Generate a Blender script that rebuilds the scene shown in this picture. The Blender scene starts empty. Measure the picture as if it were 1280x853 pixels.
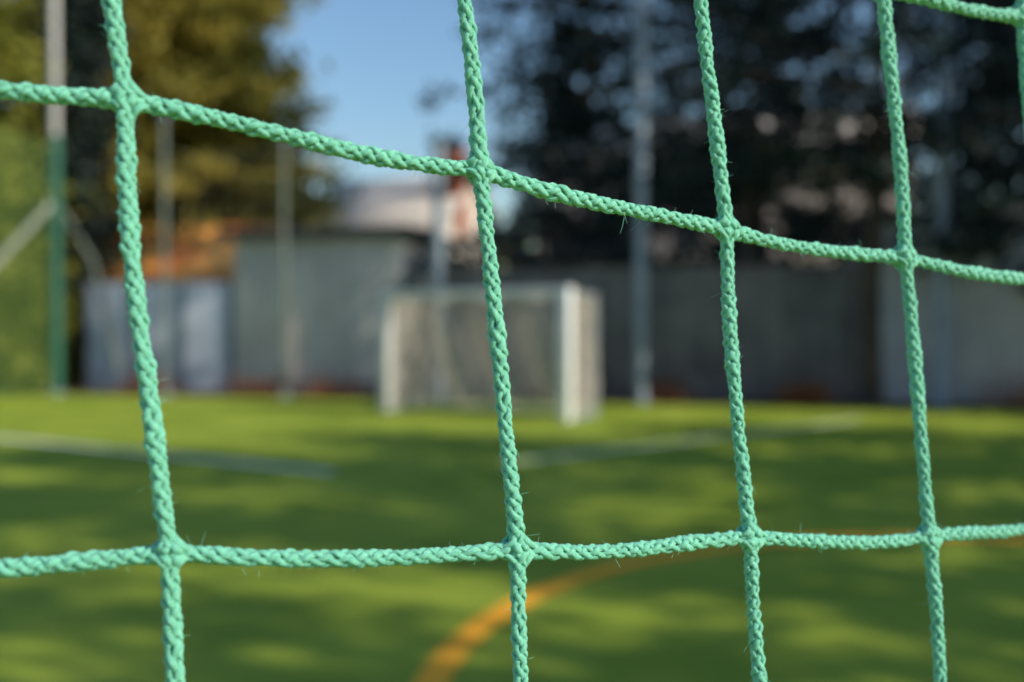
import bpy, math, numpy as np
from mathutils import Vector
rng=np.random.default_rng(7)
S=bpy.context.scene
S.view_settings.view_transform='Standard'; S.view_settings.look='None'; S.view_settings.exposure=0
COL=S.collection
# ---------------------------------------------------------------- materials
def new_mat(name):
    m=bpy.data.materials.new(name); m.use_nodes=True
    nt=m.node_tree; b=nt.nodes['Principled BSDF']; return m,nt,b
def mat_noise(name,c1,c2,scale=4,rough=.8,bump=0.,bscale=None,detail=6,metal=0.,lo=.35,hi=.65,c3=None):
    m,nt,b=new_mat(name); N=nt.nodes; L=nt.links
    tc=N.new('ShaderNodeTexCoord'); no=N.new('ShaderNodeTexNoise'); no.inputs['Scale'].default_value=scale; no.inputs['Detail'].default_value=detail
    L.new(tc.outputs['Object'],no.inputs['Vector'])
    cr=N.new('ShaderNodeValToRGB'); cr.color_ramp.elements[0].position=lo; cr.color_ramp.elements[1].position=hi
    cr.color_ramp.elements[0].color=(*c1,1); cr.color_ramp.elements[1].color=(*c2,1)
    if c3: e=cr.color_ramp.elements.new((lo+hi)/2); e.color=(*c3,1)
    L.new(no.outputs['Fac'],cr.inputs['Fac']); L.new(cr.outputs['Color'],b.inputs['Base Color'])
    b.inputs['Roughness'].default_value=rough; b.inputs['Metallic'].default_value=metal
    if bump>0:
        n2=N.new('ShaderNodeTexNoise'); n2.inputs['Scale'].default_value=bscale or scale*4; n2.inputs['Detail'].default_value=6
        L.new(tc.outputs['Object'],n2.inputs['Vector'])
        bp=N.new('ShaderNodeBump'); bp.inputs['Strength'].default_value=bump; bp.inputs['Distance'].default_value=.02
        L.new(n2.outputs['Fac'],bp.inputs['Height']); L.new(bp.outputs['Normal'],b.inputs['Normal'])
    return m
def mat_leaf(name,c1,c2,c3,trans=.4):
    m,nt,b=new_mat(name); N=nt.nodes; L=nt.links
    at=N.new('ShaderNodeAttribute'); at.attribute_name='tint'
    cr=N.new('ShaderNodeValToRGB'); cr.color_ramp.elements[0].color=(*c1,1); cr.color_ramp.elements[1].color=(*c3,1)
    e=cr.color_ramp.elements.new(.5); e.color=(*c2,1)
    L.new(at.outputs['Fac'],cr.inputs['Fac']); L.new(cr.outputs['Color'],b.inputs['Base Color'])
    b.inputs['Roughness'].default_value=.6; b.inputs['Specular IOR Level'].default_value=.25
    if trans>0:
        tr=N.new('ShaderNodeBsdfTranslucent'); L.new(cr.outputs['Color'],tr.inputs['Color'])
        mx=N.new('ShaderNodeMixShader'); mx.inputs[0].default_value=trans
        L.new(b.outputs[0],mx.inputs[1]); L.new(tr.outputs[0],mx.inputs[2]); L.new(mx.outputs[0],N['Material Output'].inputs['Surface'])
    return m
# ---------------------------------------------------------------- mesh helpers
def link(o,parent=None):
    COL.objects.link(o)
    if parent: o.parent=parent
    return o
def empty(name):
    o=bpy.data.objects.new(name,None); COL.objects.link(o); o.empty_display_size=.2; return o
def np_mesh(name,V,F,mat,parent=None,attr=None,smooth=False):
    V=np.asarray(V,dtype=np.float32); F=np.asarray(F,dtype=np.int32)
    me=bpy.data.meshes.new(name); k=F.shape[1]
    me.vertices.add(len(V)); me.vertices.foreach_set('co',V.ravel())
    me.loops.add(F.size); me.loops.foreach_set('vertex_index',F.ravel())
    me.polygons.add(len(F)); me.polygons.foreach_set('loop_start',np.arange(0,F.size,k,dtype=np.int32)); me.polygons.foreach_set('loop_total',np.full(len(F),k,dtype=np.int32))
    me.update(calc_edges=True)
    if smooth: me.polygons.foreach_set('use_smooth',np.ones(len(F),dtype=bool))
    if attr:
        for an,(ty,data) in attr.items():
            a=me.attributes.new(an,ty,'POINT'); a.data.foreach_set('vector' if ty=='FLOAT_VECTOR' else 'value',np.asarray(data,dtype=np.float32).ravel())
    me.materials.append(mat); me.validate()
    return link(bpy.data.objects.new(name,me),parent)
def tube(P,r,sides=6,flat=None):
    P=np.asarray(P,float); n=len(P); T=np.gradient(P,axis=0); T/=np.linalg.norm(T,axis=1,keepdims=True)+1e-12
    ref=np.array([0,1,0.]) if abs(T[:,1]).mean()<.8 else np.array([0,0,1.])
    B=np.cross(T,ref); B/=np.linalg.norm(B,axis=1,keepdims=True)+1e-12; Nn=np.cross(B,T)
    a=np.arange(sides)*2*math.pi/sides; r=np.broadcast_to(np.asarray(r,float),(n,))[:,None,None]
    V=P[:,None,:]+r*(B[:,None,:]*np.cos(a)[None,:,None]+Nn[:,None,:]*np.sin(a)[None,:,None])
    i=np.arange(n-1)[:,None]*sides; j=np.arange(sides)[None,:]; j2=(j+1)%sides
    F=np.stack([i+j,i+j2,i+sides+j2,i+sides+j],-1).reshape(-1,4)
    return V.reshape(-1,3),F
class Acc:
    def __init__(s): s.V=[];s.F=[];s.A=[];s.n=0
    def add(s,V,F,A=None):
        s.V.append(V); s.F.append(F+s.n); s.n+=len(V)
        if A is not None: s.A.append(A)
    def tube(s,P,r,sides=6): V,F=tube(P,r,sides); s.add(V,F)
    def obj(s,name,mat,parent=None,smooth=True,attr=None):
        return np_mesh(name,np.concatenate(s.V),np.concatenate(s.F),mat,parent,attr,smooth)
BF=np.array([[0,3,2,1],[4,5,6,7],[0,1,5,4],[1,2,6,5],[2,3,7,6],[3,0,4,7]])
def wbox(name,p0,p1,th,z0,z1,mat,parent=None,bevel=.01,side=0.):
    p0=np.array(p0,float);p1=np.array(p1,float); d=p1-p0; L=np.linalg.norm(d); d/=L; n=np.array([-d[1],d[0]])
    a=p0+n*side;b=p1+n*side;c=p1+n*(side+th);e=p0+n*(side+th)
    V=[[*q,z] for z in (z0,z1) for q in (a,b,c,e)]
    o=np_mesh(name,V,BF,mat,parent)
    if bevel>0:
        m=o.modifiers.new('b','BEVEL'); m.width=bevel; m.segments=2
    return o
def sheet(name,pts,z,mat,parent=None):
    V=[[x,y,z] for x,y in pts]; return np_mesh(name,V,[list(range(len(V)))],mat,parent)
# ---------------------------------------------------------------- world / sun
EL,AZ=math.radians(31),math.radians(112)
w=bpy.data.worlds.new('World'); S.world=w; w.use_nodes=True; nt=w.node_tree
sk=nt.nodes.new('ShaderNodeTexSky'); sk.sky_type='NISHITA'; sk.sun_disc=False; sk.sun_elevation=EL; sk.sun_rotation=AZ; sk.dust_density=.5; sk.ozone_density=6; sk.air_density=1.5
bg=nt.nodes['Background']; bg.inputs['Strength'].default_value=.15; nt.links.new(sk.outputs[0],bg.inputs['Color'])
sd=bpy.data.lights.new('sun','SUN'); sd.energy=5; sd.angle=math.radians(.5); sd.color=(1,.92,.78)
so=bpy.data.objects.new('sun',sd); COL.objects.link(so)
to=Vector((math.sin(AZ)*math.cos(EL),math.cos(AZ)*math.cos(EL),math.sin(EL)))
so.rotation_euler=to.to_track_quat('Z','Y').to_euler(); so.location=(20,-8,20)
# ---------------------------------------------------------------- ground
earth=mat_noise('earth_ground',(.05,.045,.03),(.1,.1,.05),.8,.95)
sheet('ground',[(-600,-300),(600,-300),(600,900),(-600,900)],-.012,earth)
m,nt,b=new_mat('artificial_turf'); N=nt.nodes;L=nt.links
tc=N.new('ShaderNodeTexCoord')
def noise(sc,det=5):
    n=N.new('ShaderNodeTexNoise'); n.inputs['Scale'].default_value=sc; n.inputs['Detail'].default_value=det; L.new(tc.outputs['Object'],n.inputs['Vector']); return n
a=noise(.9,5); c=noise(150,4)
cr=N.new('ShaderNodeValToRGB'); cr.color_ramp.elements[0].position=.3; cr.color_ramp.elements[1].position=.7
cr.color_ramp.elements[0].color=(.205,.29,.026,1); cr.color_ramp.elements[1].color=(.37,.45,.055,1); L.new(a.outputs['Fac'],cr.inputs['Fac'])
cr2=N.new('ShaderNodeValToRGB'); cr2.color_ramp.elements[0].position=.3; cr2.color_ramp.elements[1].position=.7
cr2.color_ramp.elements[0].color=(.45,.5,.4,1); cr2.color_ramp.elements[1].color=(1.4,1.35,1.3,1); L.new(c.outputs['Fac'],cr2.inputs['Fac'])
mx=N.new('ShaderNodeMix'); mx.data_type='RGBA'; mx.blend_type='MULTIPLY'; mx.inputs[0].default_value=1
L.new(cr.outputs[0],mx.inputs[6]); L.new(cr2.outputs[0],mx.inputs[7]); L.new(mx.outputs[2],b.inputs['Base Color'])
bp=N.new('ShaderNodeBump'); bp.inputs['Strength'].default_value=.7; bp.inputs['Distance'].default_value=.02; L.new(c.outputs['Fac'],bp.inputs['Height']); L.new(bp.outputs[0],b.inputs['Normal'])
b.inputs['Roughness'].default_value=.7; b.inputs['Specular IOR Level'].default_value=.15
turf=m
sheet('artificial_turf_pitch',[(-11,-14),(13.5,-14),(13.5,16.3),(8.5,17.0),(-11,21.4)],0,turf)
white=mat_noise('line_white',(.55,.58,.45),(.78,.80,.70),60,.8)
orange=mat_noise('line_orange',(.85,.33,.008),(1.0,.45,.012),25,.8)
def strip(name,p0,p1,wd,z,mat):
    p0=np.array(p0);p1=np.array(p1);d=(p1-p0)/np.linalg.norm(p1-p0);n=np.array([-d[1],d[0]])*wd/2
    return sheet(name,[p0-n,p1-n,p1+n,p0+n],z,mat)
strip('white_pitch_line',(-10.5,15.3),(-1.75,9.75),.15,.004,white)
strip('white_pitch_line',(-.1,10.4),(5.4,15.4),.11,.005,white)
aa=np.linspace(0,2*math.pi,161); C=np.array([2.75,3.65]);
V=[];
for r in (3.02,3.16):
    V+= [[C[0]+r*math.cos(t),C[1]+r*math.sin(t),.006] for t in aa]
F=[[i,i+1,161+i+1,161+i] for i in range(160)]
np_mesh('orange_pitch_circle_line',V,np.array(F)[:,::-1],orange)
soil=mat_noise('verge_soil',(.03,.022,.014),(.10,.055,.025),6,.95,.6,40)
sheet('verge',[(-11,21.4),(8.5,17.0),(13.5,16.3),(13.5,19.5),(-2.2,21.4),(-11,23)],.004,soil)
# ---------------------------------------------------------------- leaves / trees
def leaves(name,P,size,mat,parent,tint):
    n=len(P); a=rng.normal(size=(n,3)); a/=np.linalg.norm(a,axis=1,keepdims=True)
    b=np.cross(a,rng.normal(size=(n,3))); b/=np.linalg.norm(b,axis=1,keepdims=True)
    s=size*rng.uniform(.6,1.3,(n,1)); a*=s; b*=s*.5
    V=np.stack([P-a,P-b,P+a,P+b],1).reshape(-1,3); F=np.arange(4*n).reshape(-1,4)
    return np_mesh(name,V,F,mat,parent,{'tint':('FLOAT',np.repeat(tint,4))})
bark=mat_noise('bark',(.035,.025,.018),(.09,.065,.045),8,.95,.8,30)
def conifer(name,x,y,H,R,base,mat,levels=22,per=6,dens=26,leaf=.13,droop=.15,seed=1,trunk_r=.17,pw=.8,skip=0.,sp=.3):
    global rng
    rng=np.random.default_rng(seed); E=empty(name); T=Acc()
    zz=np.linspace(0,H,14); tp=np.stack([x+.08*np.sin(zz*.6+seed),y+.08*np.cos(zz*.5+seed),zz],1)
    T.tube(tp,trunk_r*(1-zz/H*.93)+.02*(zz<.5),10); P=[];tt=[]
    for z in np.linspace(base,H*.985,levels):
        f=(z-base)/(H-base)
        for k in range(per):
            if rng.random()<skip: continue
            Lb=R*(1-f)**pw*rng.uniform(.55,1.12)+.25; az=rng.uniform(0,2*math.pi); up=rng.uniform(-.1,.35)
            t=np.linspace(0,1,7); br=np.stack([x+np.cos(az)*t*Lb,y+np.sin(az)*t*Lb,z+up*t*Lb-droop*Lb*t*t*1.6],1)
            T.tube(br,np.linspace(trunk_r*.28*(1-f*.7),.008,7),4)
            ncl=max(3,int(Lb*2.4)); shade=rng.uniform(0,1)
            for q in range(ncl):
                u=rng.uniform(.2,1.03); c=np.array([np.interp(u,t,br[:,i]) for i in range(3)])+rng.normal(0,.12+.1*Lb*u*.5,3)*[1,1,.45]
                m_=int(dens*rng.uniform(.4,1.4)); P.append(c+rng.normal(0,1,(m_,3))*[sp,sp,sp*.55]); tt.append(np.clip(shade*.5+rng.uniform(0,.5)+rng.normal(0,.12,m_),0,1))
    T.obj('trunk',bark,E); P=np.concatenate(P); leaves('crown',P,leaf,mat,E,np.concatenate(tt)); return E
gold=mat_leaf('foliage_golden',(.15,.15,.03),(.33,.29,.055),(.50,.40,.08),.5)
olive=mat_leaf('foliage_olive',(.12,.14,.025),(.29,.30,.045),(.43,.40,.06),.45)
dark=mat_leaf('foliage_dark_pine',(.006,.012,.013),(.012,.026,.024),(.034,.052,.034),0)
conifer('golden_conifer_tree',-9.4,30,19,5.2,1.2,gold,46,12,26,.17,.05,11,.3,.95)
conifer('golden_conifer_tree',-12.0,28,22,2.5,1.2,gold,44,10,24,.16,.05,12,.3,.6)
conifer('olive_conifer_tree',-13.3,23.6,17,2.5,.8,olive,36,10,24,.14,.05,13,.3,.6)
conifer('dark_conifer_tree',-10.8,24.6,14,.9,.6,dark,34,6,26,.13,.05,14,.2,.5)
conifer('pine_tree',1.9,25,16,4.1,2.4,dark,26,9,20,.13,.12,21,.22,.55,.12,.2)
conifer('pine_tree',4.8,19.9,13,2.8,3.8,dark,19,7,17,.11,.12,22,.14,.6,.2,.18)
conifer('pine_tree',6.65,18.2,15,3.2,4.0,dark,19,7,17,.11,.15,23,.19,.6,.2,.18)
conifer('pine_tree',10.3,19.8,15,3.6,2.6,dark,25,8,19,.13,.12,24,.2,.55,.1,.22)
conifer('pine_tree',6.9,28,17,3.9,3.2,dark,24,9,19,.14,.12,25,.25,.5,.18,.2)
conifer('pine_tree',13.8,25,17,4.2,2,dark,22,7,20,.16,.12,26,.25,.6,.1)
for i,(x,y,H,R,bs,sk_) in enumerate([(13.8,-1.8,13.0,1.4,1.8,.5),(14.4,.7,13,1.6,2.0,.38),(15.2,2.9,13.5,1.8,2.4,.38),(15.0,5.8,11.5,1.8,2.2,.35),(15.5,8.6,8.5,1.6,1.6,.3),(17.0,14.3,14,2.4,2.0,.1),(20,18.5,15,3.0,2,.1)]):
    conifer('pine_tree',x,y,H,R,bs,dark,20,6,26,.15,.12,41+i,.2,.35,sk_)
# ---------------------------------------------------------------- walls & buildings
plaster=mat_noise('grey_render',(.42,.39,.36),(.54,.505,.46),1.2,.9,.3,20)
bluep=mat_noise('blue_grey_panel',(.36,.40,.48),(.46,.50,.58),1.5,.7,.1)
darkw=mat_noise('weathered_concrete',(.11,.10,.095),(.20,.18,.165),1.3,.9,.4,15)
pale=mat_noise('pale_render',(.42,.42,.43),(.54,.53,.53),1.2,.9,.2)
trim=mat_noise('dark_roof_trim',(.03,.03,.035),(.06,.06,.065),5,.6)
glass=mat_noise('window_glass',(.02,.025,.03),(.05,.06,.075),1,.1)
E=empty('panel_wall'); wbox('wall',(-9.6,22.5),(-6.12,21.95),.12,0,2.42,bluep,E)
for i in range(4):
    t=i/3; p=np.array([-9.6,22.5])*(1-t)+np.array([-6.2,21.96])*t; wbox('post',p-[.03,-.005],p+[.03,-.005],.05,0,2.46,trim,E,.005,-.055)
E=empty('storage_building')
a=np.array([-6.1,21.9]);b_=np.array([-2.3,21.05]); wbox('walls',a,b_,4.,0,3.35,plaster,E,.02)
wbox('roof',a+[-.25,.05],b_+[.25,-.05],4.5,3.352,3.56,trim,E,.02,-.25)
for t in (.33,.66):
    p=a+(b_-a)*t; wbox('pilaster',p,p+(b_-a)*.03,.05,0,3.3,plaster,E,.005,-.053)
E=empty('boundary_wall'); a=np.array([-2.25,20.95]);b_=np.array([6.9,18.95]); wbox('wall',a,b_,.2,0,2.55,darkw,E,.02); wbox('coping',a,b_,.3,2.552,2.64,darkw,E,.01,-.05)
for i in range(8):
    p=a+(b_-a)*(i+.3)/8; wbox('pilaster',p,p+(b_-a)*.03,.08,0,2.545,darkw,E,.005,-.083)
E=empty('garage_building'); a=np.array([7.0,18.9]);b_=np.array([10.1,18.3]); wbox('walls',a,b_,5,0,3.4,pale,E,.02); wbox('roof',a+[-.2,.04],b_+[.3,-.05],5.4,3.402,3.6,trim,E,.02,-.2)
wbox('door',a+(b_-a)*.45,a+(b_-a)*.85,.04,.0,2.3,plaster,E,.005,-.043)
E=empty('boundary_wall'); wbox('wall',(10.2,18.4),(30,15.5),.2,0,2.5,darkw,E,.02); wbox('coping',(10.2,18.4),(30,15.5),.3,2.502,2.6,plaster,E,.01,-.05)
terra=mat_noise('terracotta_tiles',(.60,.17,.03),(1.0,.42,.09),1.1,.8,.5,12,3,0,.4,.58)
def gable(name,p0,p1,depth,hw,hr,wm,rm,wins=(),chim=False,over=.35):
    E=empty(name); wbox('walls',p0,p1,depth,0,hw,wm,E,.02)
    p0=np.array(p0,float);p1=np.array(p1,float);d=(p1-p0)/np.linalg.norm(p1-p0);n=np.array([-d[1],d[0]])
    A=p0-d*over;B=p1+d*over; th=.14
    V=[];
    for z in (0,th):
        for q,h in ((A-n*over,hw),(B-n*over,hw),(B+n*depth/2,hr),(A+n*depth/2,hr),(B+n*(depth+over),hw),(A+n*(depth+over),hw)):
            V.append([*q,h+z+.003])
    F=[[0,3,2,1],[3,5,4,2],[6,7,8,9],[9,8,10,11],[0,1,7,6],[1,2,8,7],[2,4,10,8],[4,5,11,10],[5,3,9,11],[3,0,6,9]]
    np_mesh('roof',V,F,rm,E)
    G=[[*p0,hw],[*(p0+n*depth),hw],[*(p0+n*depth/2),hr],[*p1,hw],[*(p1+n*depth),hw],[*(p1+n*depth/2),hr]]
    np_mesh('gable_ends',G,[[0,2,1],[3,4,5]],wm,E)
    Lw=np.linalg.norm(p1-p0)
    for (t,z0,wd,ht) in wins:
        q=p0+d*Lw*t; wbox('window',q,q+d*wd,.03,z0,z0+ht,glass,E,0,-.033); wbox('sill',q-d*.08,q+d*(wd+.08),.14,z0-.08,z0-.003,pale,E,0,-.14)
    if chim:
        q=p0+d*Lw*chim+n*depth*.25; wbox('chimney',q,q+d*.8,.7,hw,hr+.9,mat_noise('chimney_brick',(.3,.09,.05),(.5,.17,.08),6,.9),E,.02)
    return E
gable('tiled_shed',(-11.4,24.8),(-6.3,23.95),3,2.4,3.9,plaster,terra,over=.2)
rooft=mat_noise('pale_roof_tiles',(.38,.34,.30),(.52,.47,.42),3,.9,.4,15)
housew=mat_noise('house_render',(.55,.50,.44),(.68,.63,.55),1,.9)
gable('distant_house',(-7.6,37),(-2.6,35.6),7,4.9,7.2,housew,rooft,[(.15,3,1,1.3),(.55,3,1,1.3)],.9)
beige=mat_noise('beige_render',(.50,.42,.35),(.64,.54,.45),1,.9)
wins=[(t,z,1.2,1.5) for z in (1.2,4.2,7.2) for t in (.06,.22,.38,.54,.70,.86)]
gable('apartment_building',(1.0,40),(14.5,36),9,8.2,10.2,beige,rooft,wins)
P=[];tt=[]
for i in range(420):
    u=rng.uniform(-1,1); c=np.array([u*60,60+rng.uniform(-5,8),rng.uniform(.3,6.0+2*math.sin(u*9))])
    P.append(c+rng.normal(0,1,(40,3))*[1.4,1,.8]); tt.append(np.full(40,rng.random()))
E=empty('distant_tree_belt'); leaves('foliage',np.concatenate(P),.4,olive,E,np.concatenate(tt))
P=rng.uniform([-15.5,22.8,0],[-10.4,24.4,3.0],(14000,3)); P[:,2]*=1+.12*np.sin(P[:,0]*3)
E=empty('hedge'); leaves('foliage',P,.11,olive,E,np.clip(.5+.3*np.sin(P[:,0]*2.3+P[:,2]*2)+rng.normal(0,.15,len(P)),0,1))
rust=mat_leaf('foliage_autumn',(.12,.04,.015),(.32,.11,.025),(.55,.2,.05))
P=[]
for (x,y,r,h) in [(2.9,19.2,.5,.35),(5.4,18.3,.45,.4),(-3.6,20.3,.7,.4),(9.3,17.6,.8,.5),(-5.4,20.8,.6,.35),(-7.8,21.3,.5,.4),(.8,19.6,.5,.3)]:
    P.append(np.array([x,y,.02])+np.abs(rng.normal(0,1,(500,3)))*[1,1,h*.5]*np.where(rng.random((500,3))<.5,-1,1)**np.array([1,1,0])*[r*.6,r*.4,1])
P=np.concatenate(P); E=empty('autumn_shrub'); leaves('foliage',P,.05,rust,E,rng.random(len(P)))
# ---------------------------------------------------------------- fence posts + ball-stop netting
galv=mat_noise('galvanised_steel',(.22,.27,.33),(.32,.375,.43),6,.5,metal=.2)
whitep=mat_noise('white_painted_steel',(.46,.45,.41),(.56,.545,.50),6,.5)
greyp=mat_noise('grey_green_painted_steel',(.14,.165,.14),(.21,.235,.20),6,.5)
greenp=mat_noise('green_painted_steel',(.02,.10,.06),(.03,.15,.09),6,.5)
netg=mat_noise('green_netting',(.16,.30,.07),(.22,.36,.10),6,.8)
posts=[(-9.75,21.3),(-7.25,20.8),(-4.65,20.35),(-1.45,19.6),(2.44,18.85),(7.75,18.0),(12.5,17.2)]
hts=[9,5.8,5.2,5.0,9,9,9]
for i,(x,y) in enumerate(posts):
    E=empty('fence_post'); T=Acc(); h=hts[i]
    z=np.array([0,.3,2,4,h]); r=.11 if i>2 else .045
    if i==0:r=.085
    T.tube(np.stack([z*0+x,z*0+y,z],1),r,14)
    T.obj('shaft',whitep if i==0 else (greyp if i<3 else galv),E); T=Acc(); T.tube(np.array([[x,y,0],[x,y,.02],[x,y,.05]]),[.17,.17,.12],14); T.obj('base_plate',galv,E)
    T=Acc(); T.tube(np.array([[x,y,h],[x,y,h+.04],[x,y,h+.07]]),[.12,.12,.02],14); T.obj('cap',galv,E)
    if i==0:
        T=Acc(); T.tube(np.array([[x,y,.05],[x,y,1.8],[x,y,5.5]]),.115,14); T.obj('green_sleeve',greenp,E)
        T=Acc(); T.tube(np.array([[x,y,4.15],[x-.9,y-.55,2.85],[x-2.7,y-1.65,.25]]),.075,10); T.obj('brace',whitep,E)
        T=Acc(); T.tube(np.array([[x,y,4.15],[x+.45,y+.8,2.9],[x+.9,y+1.1,.4]]),.05,10); T.obj('rear_brace',greyp,E)
T=Acc()
for i in range(1,len(posts)-1):
    (x0,y0),(x1,y1)=posts[i],posts[i+1]; top=min(hts[i],hts[i+1])-.1
    for z in (.15,3.,top):
        t=np.linspace(0,1,9); T.tube(np.stack([x0+(x1-x0)*t,y0+(y1-y0)*t,z-.12*4*t*(1-t)*(z>1)],1),.004,4)
    n=int(math.hypot(x1-x0,y1-y0)/.25)
    for k in range(1,n):
        t=k/n; T.tube(np.array([[x0+(x1-x0)*t,y0+(y1-y0)*t,.1],[x0+(x1-x0)*t,y0+(y1-y0)*t,top-.1]]),.0015,3)
    for z in np.arange(.3,top-.1,.25): T.tube(np.array([[x0,y0,z],[x1,y1,z]]),.0015,3)
T.obj('ball_stop_netting',galv)
T=Acc(); y0,y1=12.,21.2
for y in np.arange(y0,y1,.12): T.tube(np.array([[-9.85,y,.1],[-9.85,y,5.3]]),.006,3)
for z in np.arange(.1,5.3,.08): T.tube(np.array([[-9.85,y0,z],[-9.85,y1,z]]),.006,3)
T.obj('green_mesh_fence',netg)
# ---------------------------------------------------------------- far soccer goal
E=empty('soccer_goal'); NR=np.array([.78,15.0]); FL=np.array([-2.18,16.85]); u=(NR-FL)/np.linalg.norm(NR-FL); nb=np.array([-u[1],u[0]]); D=1.05; Hh=2.03
goalp=mat_noise('goal_white_paint',(.80,.79,.75),(.88,.87,.83),4,.4)
barp=mat_noise('goal_grey_paint',(.60,.58,.56),(.72,.70,.67),4,.5)  # left post and crossbar: a greyer tone than the right post
gnet=mat_noise('goal_net_cord',(.64,.57,.48),(.80,.72,.62),8,.9)
pw=.17
wbox('post_right',NR-u*pw/2,NR+u*pw/2,pw,0,Hh,goalp,E,.012); wbox('post_left',FL-u*pw/2,FL+u*pw/2,pw,0,Hh,barp,E,.012)
wbox('crossbar',FL+u*(pw/2+.002),NR-u*(pw/2+.002),pw,Hh-.12,Hh-.002,barp,E,.012)
bk=nb*D
T=Acc()
def seg(a,b,r=.025): T.tube(np.array([a,(np.array(a)+np.array(b))/2,b]),r,8)
for Q in (NR,FL):
    q0=Q+nb*pw*.8
    seg([*q0,Hh-.06],[*(Q+bk),Hh-.10]); seg([*(Q+bk),Hh-.10],[*(Q+bk),.03]); seg([*q0,.03],[*(Q+bk),.03],.03)
seg([*(NR+bk),Hh-.10],[*(FL+bk),Hh-.10]); seg([*(NR+bk),.03],[*(FL+bk),.03],.03)
T.obj('rear_frame',galv,E)
T=Acc()
def panel(a,b,c,d,cell=.07,r=.0085,bag=.08,nrm=(0,0,0)):
    a,b,c,d=[np.array(q,float) for q in (a,b,c,d)]; nu=int(np.linalg.norm(b-a)/cell); nv=int(np.linalg.norm(d-a)/cell); nrm=np.array(nrm)
    def pt(s,t):
        s=np.asarray(s,float)[...,None];t=np.asarray(t,float)[...,None]; s,t=np.broadcast_arrays(s,t)
        p=a*(1-s)*(1-t)+b*s*(1-t)+c*s*t+d*(1-s)*t
        return p+nrm*bag*(np.sin(math.pi*s)*np.sin(math.pi*t)+.9*np.sin(s*23+t*5)*np.sin(math.pi*t))
    ss=np.linspace(0,1,20)
    for i in range(nu+1): T.tube(pt(i/nu,ss),r,3)
    for j in range(nv+1): T.tube(pt(ss,j/nv),r,3)
h=Hh-.1
q=lambda P,z:[*P,z]
n3=np.array([*nb,0]);u3=np.array([*u,0])
panel(q(FL+bk,.05),q(NR+bk,.05),q(NR+bk,h),q(FL+bk,h),nrm=n3,bag=-.14,cell=.055)
panel(q(NR,.05),q(NR+bk,.05),q(NR+bk,h),q(NR,h),nrm=u3,bag=-.05,cell=.06,r=.008)
panel(q(FL,.05),q(FL+bk,.05),q(FL+bk,h),q(FL,h),nrm=u3,bag=.05,cell=.05,r=.009)
panel(q(FL+nb*pw,Hh-.05),q(NR+nb*pw,Hh-.05),q(NR+bk,h),q(FL+bk,h),nrm=(0,0,-1),bag=.05,r=.005)
T.obj('net',gnet,E)
# ---------------------------------------------------------------- foreground goal net (braided cord)
rng=np.random.default_rng(5)
dep=np.array([.265,.295,.33,.375,.41,.44,.47])
X=np.array([[-.2322,-.1328,-.0239,.0687,.1516,.2246,.2909],[-.2258,-.1138,-.0106,.0805,.1615,.2334,.3022],[-.2215,-.1015,.0019,.0898,.1721,.2423,.3098],[-.2151,-.0937,.0085,.0980,.1813,.2494,.3174]])
Z=np.array([[1.6449,1.6218,1.5969,1.5759,1.5688,1.5669,1.5619],[1.5065,1.4972,1.4820,1.4668,1.4587,1.4509,1.4440],[1.3616,1.3629,1.3560,1.3507,1.3433,1.3448,1.3427],[1.2189,1.2306,1.2334,1.2338,1.2303,1.2351,1.2332]])
G=np.stack([X,np.broadcast_to(dep,X.shape),Z],-1)
G=np.concatenate([[2*G[0]-G[1]],G,[2*G[-1]-G[-2]]],0)
G=np.concatenate([(2*G[:,:1]-G[:,1:2]),G,(2*G[:,-1:]-G[:,-2:-1])],1)
nr,nc=G.shape[:2]
R0,SR,AMP,OM=.00176,.00089,.00044,.285e3
A=Acc();ATT=[];cent=[]
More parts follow.
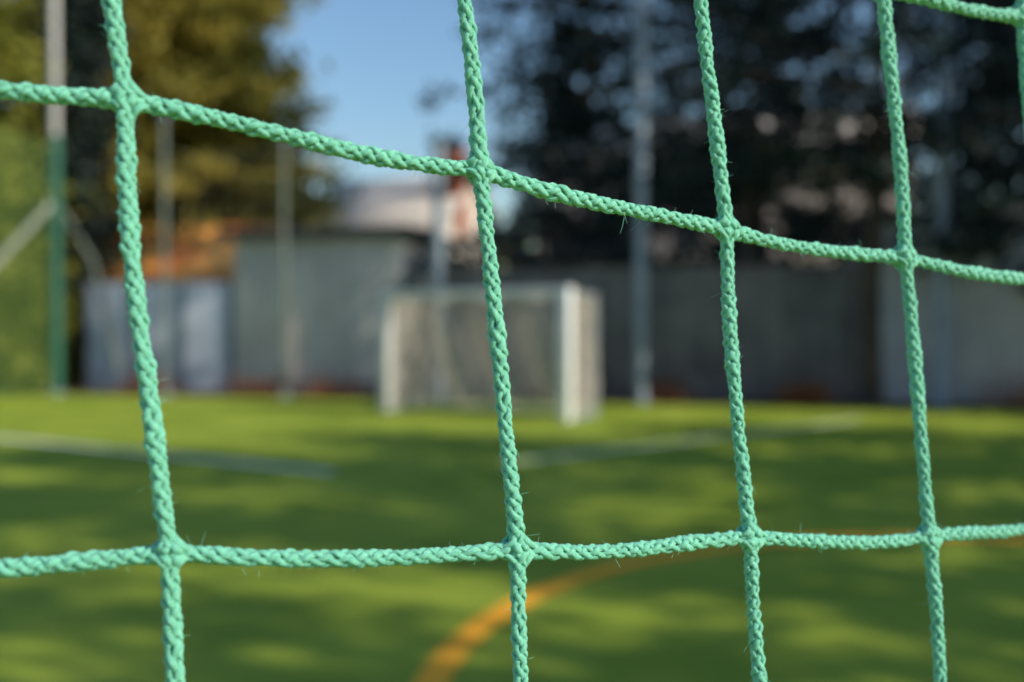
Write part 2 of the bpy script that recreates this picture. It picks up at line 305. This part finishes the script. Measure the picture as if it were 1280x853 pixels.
def braid(path):
    d=np.linalg.norm(np.diff(path,axis=0),axis=1); s=np.concatenate([[0],np.cumsum(d)]); n=int(s[-1]/.0005)
    ss=np.linspace(0,s[-1],n); Pc=np.stack([np.interp(ss,s,path[:,i]) for i in range(3)],1)
    k=np.ones(9)/9
    Ps=np.stack([np.convolve(np.pad(Pc[:,i],4,'edge'),k,'valid') for i in range(3)],1); Pc=Ps
    T_=np.gradient(Pc,axis=0);T_/=np.linalg.norm(T_,axis=1,keepdims=True)
    ref=np.array([.3,-1,0.]);B=np.cross(T_,ref);B/=np.linalg.norm(B,axis=1,keepdims=True);Nn=np.cross(B,T_)
    lay=ss+.0014*np.sin(ss*70+rng.uniform(0,6))+.0006*np.sin(ss*260+rng.uniform(0,6))
    tw=rng.uniform(0,6.28)+np.cumsum(rng.normal(0,.014,n)); wob=1+.06*np.sin(ss*90+rng.uniform(0,6))+.05*np.sin(ss*310+rng.uniform(0,6))
    nodes=path_nodes; dn=np.min(np.linalg.norm(Pc[:,None]-nodes[None],axis=2),axis=1); sw=1+.28*np.exp(-(dn/.004)**2)
    cent.append((Pc,B,Nn))
    for fam in (1,-1):
        for i in range(4):
            th=fam*OM*lay+i*math.pi/2+tw
            jit=np.convolve(rng.normal(0,1,n+24),np.ones(25)/25,'valid')
            jit2=np.convolve(rng.normal(0,1,n+8),np.ones(9)/9,'valid')
            rad=(R0+fam*AMP*np.cos(4*OM*lay))*wob*sw*(1+.22*jit+.05*jit2)
            th=th+.35*np.convolve(rng.normal(0,1,n+30),np.ones(31)/31,'valid')
            P=Pc+rad[:,None]*(B*np.cos(th)[:,None]+Nn*np.sin(th)[:,None])
            V,F=tube2(P,Pc,SR*wob*sw*(1+.35*jit+.10*jit2)); A.add(V,F)
            a_=np.arange(8)*2*math.pi/8
            at=np.stack([np.broadcast_to(np.cos(a_),(n,8))*1.,np.broadcast_to(np.sin(a_),(n,8))*1.,np.broadcast_to((ss*150+i*17+fam*5+rng.uniform(0,90))[:,None],(n,8))],-1)
            ATT.append(at.reshape(-1,3))
def tube2(P,Pc,r,sides=8):
    T_=np.gradient(P,axis=0);T_/=np.linalg.norm(T_,axis=1,keepdims=True)
    O=P-Pc; O/=np.linalg.norm(O,axis=1,keepdims=True)+1e-9; B=np.cross(T_,O);B/=np.linalg.norm(B,axis=1,keepdims=True)+1e-9;O=np.cross(B,T_)
    a=np.arange(sides)*2*math.pi/sides; r=np.broadcast_to(r,(len(P),))[:,None,None]
    V=P[:,None]+r*(B[:,None]*np.cos(a)[None,:,None]*1.15+O[:,None]*np.sin(a)[None,:,None]*.78)
    i=np.arange(len(P)-1)[:,None]*sides;j=np.arange(sides)[None];j2=(j+1)%sides
    return V.reshape(-1,3),np.stack([i+j,i+j2,i+sides+j2,i+sides+j],-1).reshape(-1,4)
def line(nodes,horiz):
    pts=[]
    for a,b in zip(nodes[:-1],nodes[1:]):
        t=np.linspace(0,1,40,endpoint=False)[:,None]; L_=np.linalg.norm(b-a)
        off=np.array([0,0,-1.])*(.0020 if horiz else 0)+np.array([rng.normal(0,.0009),rng.normal(0,.0015),0])
        off2=np.array([1,0,0])*rng.normal(0,.0006) if not horiz else np.array([0,0,1])*rng.normal(0,.0005)
        pts.append(a*(1-t)+b*t+off*4*t*(1-t)+off2*np.sin(2*math.pi*t))
    pts.append(nodes[-1:]); return np.concatenate(pts)
for r_ in range(nr):
    path_nodes=G[r_]; braid(line(G[r_]+np.array([0,.0006,0]),True))
for c_ in range(nc):
    path_nodes=G[:,c_]; braid(line(G[:,c_]-np.array([0,.0008,0]),False))
for r_ in range(1,nr-1):
    for c_ in range(1,nc-1):
        n0=G[r_,c_]
        dirs=[G[r_,c_+1]-n0,G[r_-1,c_]-n0,G[r_,c_-1]-n0,G[r_+1,c_]-n0]; dirs=[d/np.linalg.norm(d) for d in dirs]
        nn=np.cross(dirs[0],dirs[1]); nn/=np.linalg.norm(nn)
        for k in range(4):
            d0,d1=dirs[k],dirs[(k+1)%4]
            for f in (1,-1):
                for q_,(l,o) in enumerate(((.0064,.0004),(.0046,.0022))):
                    l=l*rng.uniform(.82,1.18)
                    t=np.linspace(0,1,26)[:,None]; side=(d0+d1)*.0014
                    p0=n0+d0*l+d1*.0009;p1=n0+d1*l*rng.uniform(.85,1.15)+d0*.0009
                    pc=n0+side*(1.2-q_*1.1)
                    P=p0*(1-t)**2+2*pc*t*(1-t)+p1*t**2+nn*f*(.0005+(.0021+.0006*q_+rng.uniform(0,.0006))*np.sin(math.pi*t))
                    V,F=tube2(P,P-nn*f,SR*1.05*np.sin(math.pi*np.clip(t[:,0],.06,.94))**.35); A.add(V,F)
                    a_=np.arange(8)*2*math.pi/8
                    ATT.append(np.stack([np.broadcast_to(np.cos(a_),(26,8)),np.broadcast_to(np.sin(a_),(26,8)),np.broadcast_to(t*1.6+rng.uniform(0,90),(26,8))],-1).reshape(-1,3))
m,nt,b=new_mat('green_net_cord');N=nt.nodes;L=nt.links
at=N.new('ShaderNodeAttribute');at.attribute_name='yarn'
mp=N.new('ShaderNodeMapping'); mp.inputs['Scale'].default_value=(5,5,1.1); L.new(at.outputs['Vector'],mp.inputs['Vector'])
no=N.new('ShaderNodeTexNoise'); no.inputs['Scale'].default_value=1.6; no.inputs['Detail'].default_value=5; no.inputs['Roughness'].default_value=.7; L.new(mp.outputs[0],no.inputs['Vector'])
cr=N.new('ShaderNodeValToRGB'); cr.color_ramp.elements[0].position=.28;cr.color_ramp.elements[1].position=.66
cr.color_ramp.elements[0].color=(.045,.40,.22,1);cr.color_ramp.elements[1].color=(.34,.90,.66,1); L.new(no.outputs['Fac'],cr.inputs['Fac'])
L.new(cr.outputs[0],b.inputs['Base Color']); b.inputs['Roughness'].default_value=.45; b.inputs['Specular IOR Level'].default_value=.5
b.inputs['Sheen Weight'].default_value=.25; b.inputs['Sheen Tint'].default_value=(.7,1,.85,1)
bp=N.new('ShaderNodeBump');bp.inputs['Strength'].default_value=.9;bp.inputs['Distance'].default_value=.0006;L.new(no.outputs['Fac'],bp.inputs['Height']);L.new(bp.outputs[0],b.inputs['Normal'])
cord=m
NET=empty('green_goal_net'); A.obj('braided_cords',cord,NET,True,{'yarn':('FLOAT_VECTOR',np.concatenate(ATT))})
T=Acc()
for (Pc,B,Nn) in cent:
    n=len(Pc)
    for k in rng.integers(5,n-5,int(n*.3)):
        an=rng.uniform(0,6.28); o=B[k]*math.cos(an)+Nn[k]*math.sin(an); tg=rng.normal(0,1,3); tg/=np.linalg.norm(tg)
        l=rng.uniform(.0006,.0024)*(1.8 if rng.random()<.1 else 1); t=np.linspace(0,1,5)[:,None]
        P=Pc[k]+o*.0022+(o*.5+tg*.7)*l*t+rng.normal(0,1,3)*l*.5*t*t
        T.tube(P,np.linspace(.00007,.00004,5),3)
T.obj('loose_fibres',cord,NET)
# ---------------------------------------------------------------- camera
cd=bpy.data.cameras.new('camera'); cd.lens=35; cd.sensor_width=36; cd.clip_start=.02; cd.clip_end=2000
cam=bpy.data.objects.new('camera',cd); COL.objects.link(cam); cam.location=(0,0,1.43); cam.rotation_euler=(math.radians(90-.806),0,0)
cd.dof.use_dof=True; cd.dof.focus_distance=.345; cd.dof.aperture_fstop=4.9
S.camera=cam
